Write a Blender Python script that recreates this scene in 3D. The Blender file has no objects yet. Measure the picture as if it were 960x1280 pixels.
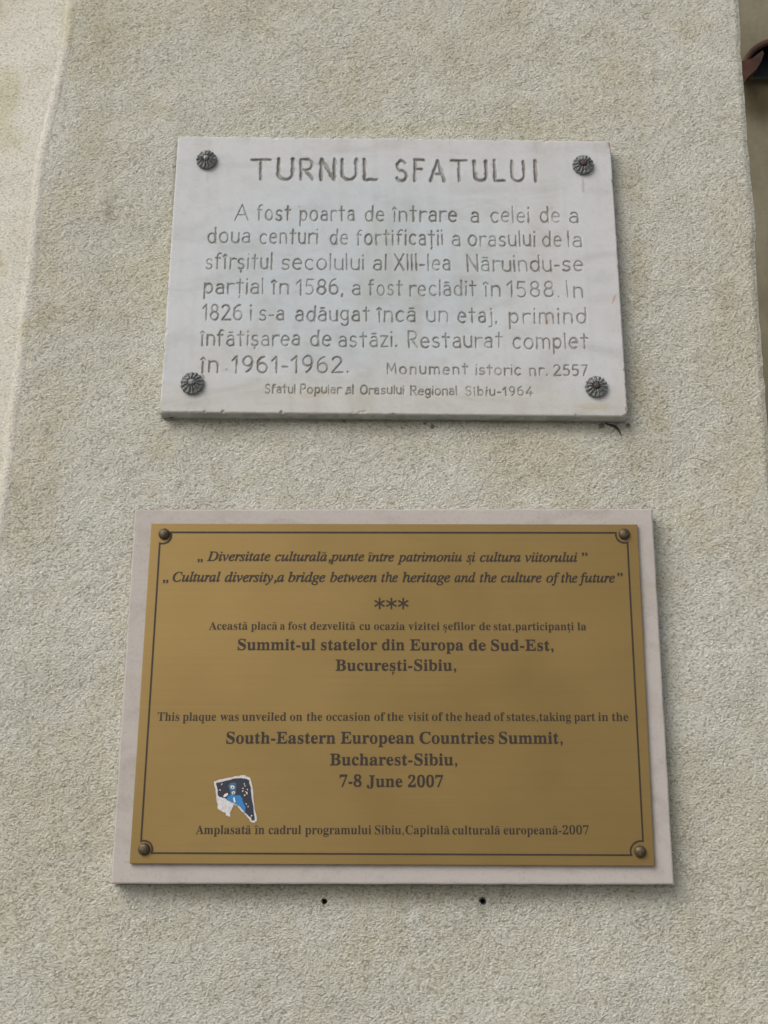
import bpy, math, random
import numpy as np
from mathutils import Matrix, Vector, Euler

random.seed(4)
C = bpy.context.scene
R = math.radians

# ------------------------------------------------------------------ camera
F = 1500.0                      # focal length in photo pixels (photo 960 x 1280)
TH = math.atan(F / 5421.0)      # the camera looks up at the plaques
CZ, D = 1.62, 1.556             # eye height, distance to the wall plane
cam = bpy.data.cameras.new('camera')
cam.sensor_fit = 'VERTICAL'; cam.sensor_height = 36; cam.sensor_width = 27
cam.lens = F / 1280 * 36
cam.clip_start = 0.05; cam.clip_end = 2000
co = bpy.data.objects.new('camera', cam); C.collection.objects.link(co)
ROT = Euler((R(90) + TH, 0, 0)).to_matrix() @ Matrix.Rotation(R(0.12), 3, 'Z')
co.matrix_world = Matrix.Translation((0, 0, CZ)) @ ROT.to_4x4()
C.camera = co
RN = np.array(ROT)

# ------------------------------------------------------------------ light
SUN_EL, SUN_AZ = R(38), R(-42)        # from the upper left, in front of the wall (azimuth from -Y towards -X)
to_sun = Vector((math.sin(SUN_AZ) * math.cos(SUN_EL), -math.cos(SUN_AZ) * math.cos(SUN_EL), math.sin(SUN_EL)))
w = bpy.data.worlds.new('World'); C.world = w; w.use_nodes = True
nt = w.node_tree; bg = nt.nodes['Background']
sky = nt.nodes.new('ShaderNodeTexSky'); sky.sky_type = 'NISHITA'; sky.sun_disc = False
sky.sun_elevation = SUN_EL
sky.sun_rotation = math.atan2(to_sun.x, to_sun.y)
sky.air_density = 1.0; sky.dust_density = 6.0; sky.ozone_density = 1.0
hs = nt.nodes.new('ShaderNodeHueSaturation'); hs.inputs['Saturation'].default_value = 0.40   # cloud veil: little colour left
nt.links.new(sky.outputs[0], hs.inputs['Color']); nt.links.new(hs.outputs[0], bg.inputs[0])
bg.inputs[1].default_value = 0.124
sl = bpy.data.lights.new('sun', 'SUN'); sl.energy = 1.12; sl.angle = R(38); sl.color = (1, 0.97, 0.92)
so = bpy.data.objects.new('sun', sl); C.collection.objects.link(so)
so.rotation_euler = to_sun.to_track_quat('Z', 'Y').to_euler(); so.location = (-3, -4, 5)
C.view_settings.view_transform = 'Standard'; C.view_settings.look = 'None'
C.view_settings.exposure = 0.08; C.view_settings.gamma = 1.0
C.render.engine = 'CYCLES'
C.cycles.filter_width = 1.6

# ------------------------------------------------------------------ helpers
def px(X, Y, h=0.0):
    """photo pixel -> point on the plane h metres in front of the wall"""
    X = np.asarray(X, float); Y = np.asarray(Y, float)
    d = np.stack([X - 480, 640 - Y, np.full_like(X, -F)], -1) @ RN.T
    t = (D - h) / d[..., 1]
    p = d * t[..., None]; p[..., 2] += CZ
    return p
def lean(X, Y, up):
    """x shift of a point 'up' pixels above (X, Y) along the wall's vertical"""
    return X + up * (491 - X) / (Y + 4781.0)

def obj(name, me, mat=None, parent=None):
    o = bpy.data.objects.new(name, me); C.collection.objects.link(o)
    if mat is not None and len(me.materials) == 0: me.materials.append(mat)
    if parent is not None: o.parent = parent
    return o
def tag(o, label=None, cat=None, group=None, kind=None):
    for k, v in (('label', label), ('category', cat), ('group', group), ('kind', kind)):
        if v: o[k] = v
    return o
def thing(name, label, cat, loc=(0, 0, 0)):
    o = bpy.data.objects.new(name, None); C.collection.objects.link(o)
    o.empty_display_size = .05; o.location = loc
    return tag(o, label, cat)
def build(name, V, Fc, mat, parent=None, smooth=True, col=None, base=None):
    """V world coords; base = parent's location"""
    V = np.asarray(V, float)
    if parent is not None: V = V - np.array(parent.location)
    me = bpy.data.meshes.new(name)
    if isinstance(Fc, np.ndarray):
        nf, k = Fc.shape
        me.vertices.add(len(V)); me.vertices.foreach_set('co', V.astype(np.float32).ravel())
        me.loops.add(nf * k); me.loops.foreach_set('vertex_index', Fc.astype(np.int32).ravel())
        me.polygons.add(nf); me.polygons.foreach_set('loop_start', np.arange(0, nf * k, k, dtype=np.int32))
        me.update(calc_edges=True)
    else:
        me.from_pydata([tuple(v) for v in V], [], Fc); me.update()
    me.polygons.foreach_set('use_smooth', np.full(len(me.polygons), smooth))
    if col is not None:
        a = me.color_attributes.new('tint', 'FLOAT_COLOR', 'POINT')
        cc = np.ones((len(V), 4), np.float32); cc[:, :3] = col
        a.data.foreach_set('color', cc.ravel())
    me.validate()
    return obj(name, me, mat, parent)

_nc = {}
def vnoise(X, Z, s, seed):
    """smooth value noise, cell size s"""
    rs = np.random.RandomState(seed); G = rs.rand(257, 257)
    x = np.asarray(X) / s + 1000.37; z = np.asarray(Z) / s + 1000.71
    xi = np.floor(x).astype(int); zi = np.floor(z).astype(int); fx = x - xi; fz = z - zi
    fx = fx * fx * (3 - 2 * fx); fz = fz * fz * (3 - 2 * fz)
    a = xi % 256; b = zi % 256
    return (G[a, b] * (1 - fx) + G[a + 1, b] * fx) * (1 - fz) + (G[a, b + 1] * (1 - fx) + G[a + 1, b + 1] * fx) * fz
def fbm(X, Z, s, seed, n=4):
    r = 0; a = 1; t = 0
    for i in range(n):
        r = r + a * vnoise(X, Z, s / 2 ** i, seed + i); t += a; a *= .5
    return r / t
def sstep(a, b, x):
    t = np.clip((x - a) / (b - a), 0, 1); return t * t * (3 - 2 * t)

# ------------------------------------------------------------------ materials
def mat(name, rgb, rough=.7, metal=0., spec=.3):
    m = bpy.data.materials.new(name); m.use_nodes = True
    b = m.node_tree.nodes['Principled BSDF']
    b.inputs['Base Color'].default_value = (*rgb, 1); b.inputs['Roughness'].default_value = rough
    b.inputs['Metallic'].default_value = metal; b.inputs['Specular IOR Level'].default_value = spec
    return m
def N(m, t, **kw):
    n = m.node_tree.nodes.new(t)
    for k, v in kw.items():
        if k in n.inputs: n.inputs[k].default_value = v
        else: setattr(n, k, v)
    return n
def L(m, a, b): m.node_tree.links.new(a, b)
def coords(m, scale=(1, 1, 1), rot=(0, 0, 0)):
    g = N(m, 'ShaderNodeNewGeometry'); mp = N(m, 'ShaderNodeMapping')
    mp.inputs['Scale'].default_value = scale; mp.inputs['Rotation'].default_value = rot
    L(m, g.outputs['Position'], mp.inputs['Vector']); return mp.outputs[0]
def noise(m, vec, scale, detail=3, rough=.55, dist=0.):
    n = N(m, 'ShaderNodeTexNoise'); n.inputs['Scale'].default_value = scale
    n.inputs['Detail'].default_value = detail; n.inputs['Roughness'].default_value = rough
    n.inputs['Distortion'].default_value = dist
    L(m, vec, n.inputs['Vector']); return n.outputs['Fac']
def ramp(m, fac, stops):
    r = N(m, 'ShaderNodeValToRGB'); cr = r.color_ramp
    while len(cr.elements) < len(stops): cr.elements.new(.5)
    for e, (p, c) in zip(cr.elements, stops):
        e.position = p; e.color = (*c, 1) if len(c) == 3 else c
    L(m, fac, r.inputs[0]); return r.outputs[0]
def mul(m, a, b, fac=1., mode='MULTIPLY'):
    x = N(m, 'ShaderNodeMix'); x.data_type = 'RGBA'; x.blend_type = mode
    x.inputs[0].default_value = fac
    for s, v in ((6, a), (7, b)):
        if isinstance(v, tuple): x.inputs[s].default_value = (*v, 1)
        else: L(m, v, x.inputs[s])
    return x.outputs[2]
def bump(m, h, strength, dist, prev=None):
    b = N(m, 'ShaderNodeBump'); b.inputs['Strength'].default_value = strength; b.inputs['Distance'].default_value = dist
    L(m, h, b.inputs['Height'])
    if prev is not None: L(m, prev, b.inputs['Normal'])
    return b.outputs[0]
def P(m): return m.node_tree.nodes['Principled BSDF']
def attr(m):
    a = N(m, 'ShaderNodeAttribute'); a.attribute_name = 'tint'; return a.outputs['Color']

def stucco(name, rgb, grain=1.0, cell=310., amt=.0031):
    m = mat(name, rgb, .92, 0, .15)
    v = coords(m, (1, 1, 1.35), (0, R(-28), 0))       # trowelled slightly on the diagonal
    g1 = noise(m, v, cell, 3, .6, .12)
    g2 = noise(m, v, cell * 2.3, 2, .5)
    # sand grains: rounded lumps with pits between, uneven in size
    nd = N(m, 'ShaderNodeTexNoise'); nd.inputs['Scale'].default_value = cell * .6; nd.inputs['Detail'].default_value = 2; L(m, v, nd.inputs['Vector'])
    dv = N(m, 'ShaderNodeMix'); dv.data_type = 'RGBA'; dv.blend_type = 'LINEAR_LIGHT'; dv.inputs[0].default_value = .0045
    L(m, v, dv.inputs[6]); L(m, nd.outputs['Color'], dv.inputs[7])
    vo = N(m, 'ShaderNodeTexVoronoi', feature='SMOOTH_F1'); vo.inputs['Scale'].default_value = cell * .86; vo.inputs['Smoothness'].default_value = .35
    L(m, dv.outputs[2], vo.inputs['Vector'])
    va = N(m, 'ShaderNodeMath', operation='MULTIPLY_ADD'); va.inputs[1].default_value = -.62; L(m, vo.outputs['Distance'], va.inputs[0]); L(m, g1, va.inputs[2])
    gs = N(m, 'ShaderNodeMath', operation='MULTIPLY_ADD'); gs.inputs[1].default_value = .35
    L(m, g2, gs.inputs[0]); L(m, va.outputs[0], gs.inputs[2])
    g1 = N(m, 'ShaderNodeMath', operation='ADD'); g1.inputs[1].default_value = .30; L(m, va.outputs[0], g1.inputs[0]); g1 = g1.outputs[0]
    # occlusion shade painted into the pits between grains, lit grain tops painted paler
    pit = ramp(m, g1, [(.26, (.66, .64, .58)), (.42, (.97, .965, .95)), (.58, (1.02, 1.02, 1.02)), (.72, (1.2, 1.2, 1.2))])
    big = ramp(m, noise(m, coords(m), 9, 5, .6), [(.3, (.94, .93, .90)), (.55, (1, 1, 1)), (.75, (1.02, 1.025, 1.03))])
    fine = ramp(m, noise(m, coords(m), 60, 3, .6), [(.3, (.97, .96, .93)), (.6, (1, 1, 1)), (.8, (1.02, 1.02, 1.02))])
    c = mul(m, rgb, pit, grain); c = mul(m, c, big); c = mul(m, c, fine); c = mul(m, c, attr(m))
    L(m, c, P(m).inputs['Base Color'])
    b = bump(m, gs.outputs[0], .9 * grain, amt)
    # trowel-smoothed patches among rougher ones
    sm = N(m, 'ShaderNodeMapRange'); sm.inputs[1].default_value = .34; sm.inputs[2].default_value = .62
    sm.inputs[3].default_value = .70 * grain; sm.inputs[4].default_value = .92 * grain
    L(m, noise(m, coords(m, (1, 1, 1.6), (0, R(-20), 0)), 14, 4, .6, .5), sm.inputs[0]); L(m, sm.outputs[0], b.node.inputs['Strength'])
    L(m, b, P(m).inputs['Normal'])
    return m
M = {}
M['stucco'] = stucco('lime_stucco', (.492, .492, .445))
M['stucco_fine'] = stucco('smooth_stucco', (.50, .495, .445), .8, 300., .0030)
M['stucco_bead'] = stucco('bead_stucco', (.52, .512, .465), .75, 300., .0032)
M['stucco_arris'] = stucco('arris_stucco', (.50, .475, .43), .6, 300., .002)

m = mat('rear_render', (.19, .174, .122), .95, 0, .1)
c = mul(m, (.19, .174, .122), ramp(m, noise(m, coords(m, (1, 1, .5)), 7, 5, .65), [(.3, (.6, .58, .55)), (.6, (1, 1, 1)), (.8, (1.15, 1.15, 1.1))]))
c = mul(m, c, attr(m)); L(m, c, P(m).inputs['Base Color']); L(m, bump(m, noise(m, coords(m), 60, 4), .5, .004), P(m).inputs['Normal']); M['rear'] = m

m = mat('carved_marble', (.47, .475, .49), .62, 0, .3)
vein = ramp(m, noise(m, coords(m, (1, 1, 2.2), (0, R(24), 0)), 9, 6, .62, 1.2), [(.3, (.88, .87, .855)), (.5, (1, 1, 1)), (.72, (1.04, 1.04, 1.05))])
spk = ramp(m, noise(m, coords(m), 420, 2, .6), [(.25, (.88, .87, .86)), (.42, (1, 1, 1))])
c = mul(m, (.452, .466, .482), vein); c = mul(m, c, spk); c = mul(m, c, attr(m)); L(m, c, P(m).inputs['Base Color'])
b1 = bump(m, noise(m, coords(m), 700, 3, .6), .25, .0004); b1 = bump(m, noise(m, coords(m), 60, 3, .6), .3, .0015, b1)
L(m, b1, P(m).inputs['Normal']); M['marble'] = m

m = mat('pink_limestone', (.47, .42, .385), .75, 0, .25)
c = mul(m, (.385, .360, .338), ramp(m, noise(m, coords(m, (1, 1, 1.6)), 16, 6, .65, .8), [(.28, (.84, .81, .79)), (.5, (1, 1, 1)), (.75, (1.05, 1.045, 1.04))]))
c = mul(m, c, ramp(m, noise(m, coords(m), 300, 3, .6), [(.25, (.85, .82, .8)), (.45, (1, 1, 1))])); L(m, c, P(m).inputs['Base Color'])
L(m, bump(m, noise(m, coords(m), 350, 4, .6), .35, .0006), P(m).inputs['Normal']); M['stone'] = m

BR = (.252, .172, .064)
m = mat('satin_brass', BR, .6, .72, .4)
br = noise(m, coords(m, (3, 1, 900)), 1.0, 2, .5)         # horizontal brushing
clo = noise(m, coords(m), 5.5, 4, .55, .4)
c = mul(m, BR, ramp(m, clo, [(.3, (.90, .90, .88)), (.7, (1.07, 1.08, 1.12))]))
c = mul(m, c, ramp(m, br, [(.3, (.97, .97, .97)), (.7, (1.02, 1.02, 1.02))])); L(m, c, P(m).inputs['Base Color'])
rr = N(m, 'ShaderNodeMapRange'); rr.inputs[3].default_value = .50; rr.inputs[4].default_value = .62
L(m, clo, rr.inputs[0]); L(m, rr.outputs[0], P(m).inputs['Roughness'])
L(m, bump(m, br, .08, .0002), P(m).inputs['Normal']); M['brass'] = m

m = mat('dark_enamel_fill', (.055, .043, .034), .6, 0, .3)
L(m, mul(m, (.032, .024, .018), ramp(m, noise(m, coords(m), 300, 3), [(.3, (.7, .7, .7)), (.7, (1.35, 1.3, 1.2))])), P(m).inputs['Base Color']); M['ink'] = m
M['screw'] = mat('bronze_screw', (.16, .12, .075), .6, .85, .5)
L(M['screw'], mul(M['screw'], (.12, .092, .062), ramp(M['screw'], noise(M['screw'], coords(M['screw']), 350, 4), [(.3, (.5, .5, .5)), (.7, (1.3, 1.3, 1.3))])), P(M['screw']).inputs['Base Color'])
m = mat('tarnished_metal', (.13, .135, .135), .55, .35, .5)
L(m, mul(m, (.20, .21, .21), ramp(m, noise(m, coords(m), 420, 4, .7), [(.32, (.35, .35, .34)), (.5, (.8, .8, .8)), (.70, (1.9, 1.9, 1.9))])), P(m).inputs['Base Color'])
L(m, bump(m, noise(m, coords(m), 900, 3), .6, .0008), P(m).inputs['Normal']); M['rosette'] = m
M['rust_centre'] = mat('rusty_centre', (.07, .055, .05), .7, .3, .3)
m = mat('hole_dark', (.035, .033, .03), .95); M['hole'] = m
m = mat('red_brown_wood', (.11, .038, .022), .75)
L(m, mul(m, (.042, .017, .009), ramp(m, noise(m, coords(m, (1, 1, 1)), 25, 5), [(.3, (.5, .5, .5)), (.7, (1.4, 1.4, 1.3))])), P(m).inputs['Base Color']); M['wood'] = m
M['glass'] = mat('dark_glass', (.006, .008, .009), .6, 0, .1)
M['sill'] = mat('grey_sill', (.10, .098, .09), .9)
def plain(name, rgb, rough=.55): return mat(name, rgb, rough)
m = mat('sticker_paper', (.60, .59, .60), .8)
L(m, mul(m, (.56, .55, .56), ramp(m, noise(m, coords(m), 260, 4), [(.3, (.78, .76, .72)), (.6, (1, 1, 1))])), P(m).inputs['Base Color']); M['paper'] = m
M['st_dark'] = plain('print_dark', (.028, .03, .045)); M['st_blue'] = plain('print_blue', (.03, .17, .40))
M['st_mid'] = plain('print_steel_blue', (.045, .11, .20)); M['st_white'] = plain('print_white', (.62, .62, .58))
M['straw'] = plain('straw', (.30, .17, .07), .8)
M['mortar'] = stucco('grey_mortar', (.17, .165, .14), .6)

# ------------------------------------------------------------------ the stucco wall
def interp_edge(pts):
    """edge given as photo pixels on the wall plane -> x as a function of z"""
    p = px([a for a, b in pts], [b for a, b in pts])
    o = np.argsort(p[:, 2]); return lambda z: np.interp(z, p[o, 2], p[o, 0])
left_x = interp_edge([(142, -220), (96, 0), (92, 45), (82, 95), (69, 150), (57, 205), (47, 320), (37, 402), (31, 470), (24, 515), (15, 605), (2, 690), (-20, 860), (-75, 1300), (-95, 1480)])
right_x = interp_edge([(898, -220), (923, 0), (927.5, 62), (932.5, 125), (936, 170), (942, 259), (946.6, 341), (950, 400), (956, 478), (961, 540), (968, 650), (985, 900), (1010, 1300), (1022, 1480)])
ztop = float(px(480, -200)[2]); zbot = float(px(480, 1440)[2])
wall = thing('stucco_wall', 'rough cream stucco wall carrying both plaques, with a pale splayed edge on the left', 'wall', (0, D, zbot))

holes = [px(405, 1127), px(603.5, 1126.5)]
step = .0023
zs = np.arange(zbot, ztop, step); nz = len(zs)
nu = 440
U = np.linspace(0, 1, nu)
ZZ = np.repeat(zs[:, None], nu, 1)
lx = left_x(zs) + .0014 * (vnoise(zs, zs * 0, .01, 5) - .5) + .0012 * (vnoise(zs, zs * 0, .07, 6) - .5)
rx = right_x(zs) + .0020 * (vnoise(zs, zs * 0, .02, 7) - .5) + .004 * (vnoise(zs, zs * 0, .09, 8) - .5)
XX = lx[:, None] + (rx - lx)[:, None] * U[None, :]
def relief(X, Z):
    r = .007 * (fbm(X, Z, .16, 21, 2) - .5) + .0012 * (fbm(X, Z, .030, 31, 2) - .5)
    a = X * .88 + Z * .47; b = -X * .47 + Z * .88
    return r + .0014 * (fbm(a * .6, b, .0062, 41, 2) - .5)
HH = relief(XX, ZZ)
# fade the relief where the slabs are bedded
def inside(X, Z, q, soft):
    x0, x1 = min(p[0] for p in q), max(p[0] for p in q); z0, z1 = min(p[2] for p in q), max(p[2] for p in q)
    d = np.minimum(np.minimum(X - x0, x1 - X), np.minimum(Z - z0, z1 - Z)); return sstep(-soft, soft, d)
MH, SH = .022, .024                     # how far each slab's face stands off the wall
mq = [px(222.5, 170, MH), px(763, 176, MH), px(785, 520.5, MH), px(199.5, 515, MH)]       # marble corners TL TR BR BL
sq = [px(168.5, 636.5, SH), px(815.6, 635.6, SH), px(843, 1105.9, SH), px(138.2, 1104.9, SH)]
for q in (mq, sq): HH = HH * (1 - inside(XX, ZZ, q, .008)) - .003 * inside(XX, ZZ, q, .003)
for h in holes:
    d = np.hypot(XX - h[0], ZZ - h[2]); HH = HH - .03 * (d < .0030)
edge = np.minimum(XX - lx[:, None], rx[:, None] - XX)
HH = HH - .0005 * np.exp(-(XX - lx[:, None]) / .0035)        # crease against the corner bead
HH = HH - .0035 * (1 - sstep(0, .011, rx[:, None] - XX)) ** 2
# colour of the wall: rain streaks, brown grime, greenish cast near the plaques
T = np.ones((nz, nu, 3))
def spot(cx, cy, rx_, ry_, rgb, amt, seed=1, rag=.6, ang=0):
    p = px(cx, cy); s = 1 / 964.
    dx = (XX - p[0]); dz = (ZZ - p[2])
    ca, sa = math.cos(R(ang)), math.sin(R(ang)); dx, dz = dx * ca - dz * sa, dx * sa + dz * ca
    d = np.hypot(dx / (rx_ * s), dz / (ry_ * s)) + rag * (fbm(XX, ZZ, .012, 60 + seed, 3) - .5) * 2
    k = .5 * amt * (1 - sstep(.1, 1.25, d))
    for i in range(3): T[..., i] *= 1 - k * (1 - rgb[i])
brown = (.72, .66, .52); dark = (.45, .43, .37); tan = (.86, .81, .68)
lg = fbm(XX, ZZ * .55, .11, 90, 4); k = sstep(.50, .72, lg) * .35
for i in range(3): T[..., i] *= 1 - k * (1 - tan[i])
md = fbm(XX, ZZ, .035, 95, 3); k = sstep(.56, .72, md) * .22
for i in range(3): T[..., i] *= 1 - k * (1 - (.86, .81, .70)[i])
for a in [(118, 60, 40, 90, tan, .9, 1), (112, 175, 34, 70, brown, .55, 2), (135, 265, 6, 22, dark, .9, 3, .4), (95, 250, 36, 40, tan, .8, 4),
          (55, 395, 28, 26, brown, .8, 5), (170, 340, 45, 30, tan, .6, 6), (60, 540, 12, 16, dark, .45, 7), (50, 635, 5, 4, dark, 1, 8), (112, 460, 9, 4, brown, .7, 9, .3, 20),
          (200, 140, 26, 22, tan, .8, 10), (300, 20, 120, 60, tan, .5, 11), (500, 60, 160, 60, tan, .45, 12), (700, 70, 90, 60, tan, .4, 13),
          (790, 230, 20, 60, brown, .7, 14, .4), (796, 340, 15, 90, brown, .8, 15, .4), (798, 470, 16, 60, brown, .6, 16, .4), (830, 530, 22, 16, brown, .5, 17),
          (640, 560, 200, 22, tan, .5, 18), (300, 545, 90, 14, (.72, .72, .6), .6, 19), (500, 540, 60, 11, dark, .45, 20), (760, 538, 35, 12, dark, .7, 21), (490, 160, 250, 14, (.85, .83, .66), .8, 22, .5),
          (210, 380, 14, 150, (.85, .83, .66), .9, 23, .5), (195, 560, 28, 26, tan, .8, 24), (930, 610, 22, 25, (.95, .85, .6), .6, 25), (840, 1060, 14, 60, tan, .5, 26),
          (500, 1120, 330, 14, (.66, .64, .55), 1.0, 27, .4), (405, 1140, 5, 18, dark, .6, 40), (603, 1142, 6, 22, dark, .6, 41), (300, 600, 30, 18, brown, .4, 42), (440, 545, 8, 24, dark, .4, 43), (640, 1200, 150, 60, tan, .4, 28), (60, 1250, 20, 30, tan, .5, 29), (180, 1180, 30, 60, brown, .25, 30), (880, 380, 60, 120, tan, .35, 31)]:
    spot(*a[:6], *a[6:])
# water streaks running down
st = fbm(XX, ZZ * .06, .012, 120, 2); k = sstep(.58, .8, st) * .08
for i in range(3): T[..., i] *= 1 - k * (1 - (.6, .57, .48)[i])
PY = D - HH
V = np.stack([XX, PY, ZZ], -1).reshape(-1, 3)
idx = np.arange(nz * nu).reshape(nz, nu)
q = np.stack([idx[:-1, :-1], idx[:-1, 1:], idx[1:, 1:], idx[1:, :-1]], -1).reshape(-1, 4)
# leave out what lies well under the slabs
cx = XX[:-1, :-1].ravel(); cz = ZZ[:-1, :-1].ravel()
keep = ~((inside(cx, cz, mq, .012) > .99) | (inside(cx, cz, sq, .012) > .99))
q = q[keep]; used, inv = np.unique(q, return_inverse=True)
build('wall_face', V[used], inv.reshape(-1, 4), M['stucco'], wall, True, T.reshape(-1, 3)[used])

def strip(name, e, prof, mt, tint=None, jit=.0):
    """sweep a profile (dx, depth towards viewer) along the edge"""
    zz = zs[::3]; ex = e[::3]; n = len(prof); base_h = {}
    V = []; Cc = []
    for j, (s, d) in enumerate(prof):
        x = ex + s + jit * .004 * (vnoise(zz, zz * 0 + j * .1, .03, 200 + j // 3) - .5)
        rl = relief(x, zz) * (.8 if jit else .4)
        V.append(np.stack([x, D - d - rl, zz], -1))
        t = np.ones((len(zz), 3))
        k = sstep(.5, .75, fbm(x, zz * .5, .05, 230, 3)) * .8
        for i in range(3): t[:, i] *= 1 - k * (1 - (.86, .84, .70)[i])
        Cc.append(t)
    V = np.stack(V, 1); nr = len(zz); ii = np.arange(nr * n).reshape(nr, n)
    f = np.stack([ii[:-1, :-1], ii[:-1, 1:], ii[1:, 1:], ii[1:, :-1]], -1).reshape(-1, 4)
    return build(name, V.reshape(-1, 3), f, mt, wall, True, np.stack(Cc, 1).reshape(-1, 3))
strip('corner_bead', lx, [(-.019, -.0048), (-.0165, -.0030), (-.0140, -.0012), (-.011, .0004), (-.008, .0011), (-.005, .0009), (-.0025, .0005), (.0008, -.0006)], M['stucco_bead'], jit=.4)
pf = [(-.42 + .42 * (i / 90) - .018, -.0042 - .13 * (1 - i / 90)) for i in range(91)]
strip('splayed_face', lx, pf, M['stucco_fine'], jit=.01)
strip('return_face', rx, [(-.0012, -.0034), (.0004, -.0042), (.0012, -.0062), (.0014, -.01), (.0014, -.02), (.0014, -.05), (.0014, -.3)], M['stucco_arris'], jit=.01)

def lathe(cx, cy, cz, prof, n=24, axis=None):
    """prof: (radius, forward) around the wall normal"""
    V = []; Fc = []
    for r, d in prof:
        for k in range(n):
            a = 2 * math.pi * k / n; V.append((cx + r * math.cos(a), cy - d, cz + r * math.sin(a)))
    for i in range(len(prof) - 1):
        for k in range(n):
            Fc.append([i * n + k, i * n + (k + 1) % n, (i + 1) * n + (k + 1) % n, (i + 1) * n + k])
    return V, Fc
for h in holes:
    V, Fc = lathe(h[0], D, h[2], [(.0034, .0002), (.0031, .0006), (.0027, .0004), (.0026, -.002), (.0028, -.026), (.0001, -.027)], 16)
    build('drill_hole', V, Fc, M['hole'], wall)

# crack and mortar crumbs beneath the marble
def tube(pts, rad, n=7):
    V = []; Fc = []
    pts = [Vector(p) for p in pts]
    for i, p in enumerate(pts):
        t = (pts[min(i + 1, len(pts) - 1)] - pts[max(i - 1, 0)]).normalized()
        a = t.cross(Vector((0, 1, 0)));  a = a.normalized() if a.length > 1e-4 else Vector((1, 0, 0))
        b = t.cross(a).normalized(); r = rad[i] if isinstance(rad, (list, tuple)) else rad
        for k in range(n):
            an = 2 * math.pi * k / n; V.append(p + a * r * math.cos(an) + b * r * math.sin(an))
    for i in range(len(pts) - 1):
        for k in range(n): Fc.append([i * n + k, i * n + (k + 1) % n, (i + 1) * n + (k + 1) % n, (i + 1) * n + k])
    Fc.append(list(range(n))[::-1]); Fc.append([len(V) - n + k for k in range(n)])
    return V, Fc
pp = [px(x, y, .002) for x, y in [(756, 529), (763, 531), (769, 533), (773, 537), (775, 541), (777, 545)]]
V, Fc = tube(pp, [.0006, .0017, .0022, .0014, .0008, .0004]); build('crack', V, Fc, M['hole'], wall)
def lump(name, c, r, seed, mt, par):
    rs = random.Random(seed); V = []; Fc = []; n = 9; m_ = 5
    for i in range(m_ + 1):
        th = math.pi * i / m_
        for k in range(n):
            a = 2 * math.pi * k / n; f = 1 + rs.uniform(-.25, .25)
            V.append((c[0] + r[0] * f * math.sin(th) * math.cos(a), c[1] + r[1] * f * math.cos(th), c[2] + r[2] * f * math.sin(th) * math.sin(a)))
    for i in range(m_):
        for k in range(n): Fc.append([i * n + k, i * n + (k + 1) % n, (i + 1) * n + (k + 1) % n, (i + 1) * n + k])
    return build(name, V, Fc, mt, par, True, np.ones((len(V), 3)))
for i, (x, y, r) in enumerate([(540, 534, .0045), (531, 530, .003), (549, 541, .0025), (752, 532, .004), (785, 531, .003), (214, 521, .004), (430, 527, .0022)]):
    lump('mortar_crumb', px(x, y, .001), (r, r * .6, r * .8), i, M['mortar'], wall)

# ------------------------------------------------------------------ the paved ground the wall stands on (below the frame)
m = mat('grey_paving', (.30, .29, .27), .9)
L(m, mul(m, (.30, .29, .27), ramp(m, noise(m, coords(m), 3, 5), [(.3, (.8, .8, .8)), (.7, (1.1, 1.1, 1.1))])), P(m).inputs['Base Color'])
g_ = build('ground', [(-300, -300, 0), (300, -300, 0), (300, 300, 0), (-300, 300, 0)], [[0, 1, 2, 3]], m, None, False)
tag(g_, kind='structure')

# ------------------------------------------------------------------ darker wall set back on the right, with its arched window
BD = 1.0
def bpx(X, Y, h=0.): return px(X, Y, h - BD)
a0 = bpx(860, -420); b0 = bpx(1500, 1700)
rear = thing('rear_wall', 'smooth dark olive wall in shade set back beyond the right edge of the stucco wall', 'wall', (float(a0[0]), D + BD, float(b0[2])))
nx_, nz_ = 90, 260
gx = np.linspace(.18, 2.2, nx_); gz = np.linspace(b0[2], a0[2], nz_)
GX, GZ = np.meshgrid(gx, gz); GY = D + BD - .012 * (fbm(GX, GZ, .3, 300, 3) - .5)
ii = np.arange(nx_ * nz_).reshape(nz_, nx_)
RT = np.ones((nz_, nx_, 3)); _c = bpx(960, 122)       # darker brown patch below the window
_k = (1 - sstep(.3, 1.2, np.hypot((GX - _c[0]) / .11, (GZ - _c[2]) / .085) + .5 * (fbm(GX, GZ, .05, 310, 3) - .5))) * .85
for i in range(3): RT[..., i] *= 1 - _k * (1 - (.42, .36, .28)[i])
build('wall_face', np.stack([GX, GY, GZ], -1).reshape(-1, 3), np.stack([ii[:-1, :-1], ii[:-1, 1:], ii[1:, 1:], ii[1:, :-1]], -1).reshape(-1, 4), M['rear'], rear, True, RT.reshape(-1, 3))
# window: arched red-brown surround, dark pane, folded-in shutter, grey sill
cxw, cyw = 972, 96       # springing centre in the photo
rw, hw = 48, 49
win_c = bpx(cxw, cyw)
def arch(r0, r1, h0, h1, name, mt, par, n=28):
    V = []; Fc = []
    for i in range(n + 1):
        a = math.pi * i / n
        for r_, h_ in ((r0, h0), (r0, h1), (r1, h1), (r1, h0)):
            V.append(bpx(cxw - r_[0] * math.cos(a), cyw - r_[1] * math.sin(a), h_))
    for i in range(n):
        for k in range(4): Fc.append([i * 4 + k, i * 4 + (k + 1) % 4, (i + 1) * 4 + (k + 1) % 4, (i + 1) * 4 + k])
    return build(name, V, Fc, mt, par, True)
win = arch((rw, hw), (rw - 7, hw - 8), .01, .06, 'window', M['wood'], rear)
V = [bpx(cxw, cyw, .02)]
for i in range(29):
    a = math.pi * i / 28; V.append(bpx(cxw - (rw - 6) * math.cos(a), cyw - (hw - 7) * math.sin(a), .02))
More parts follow.
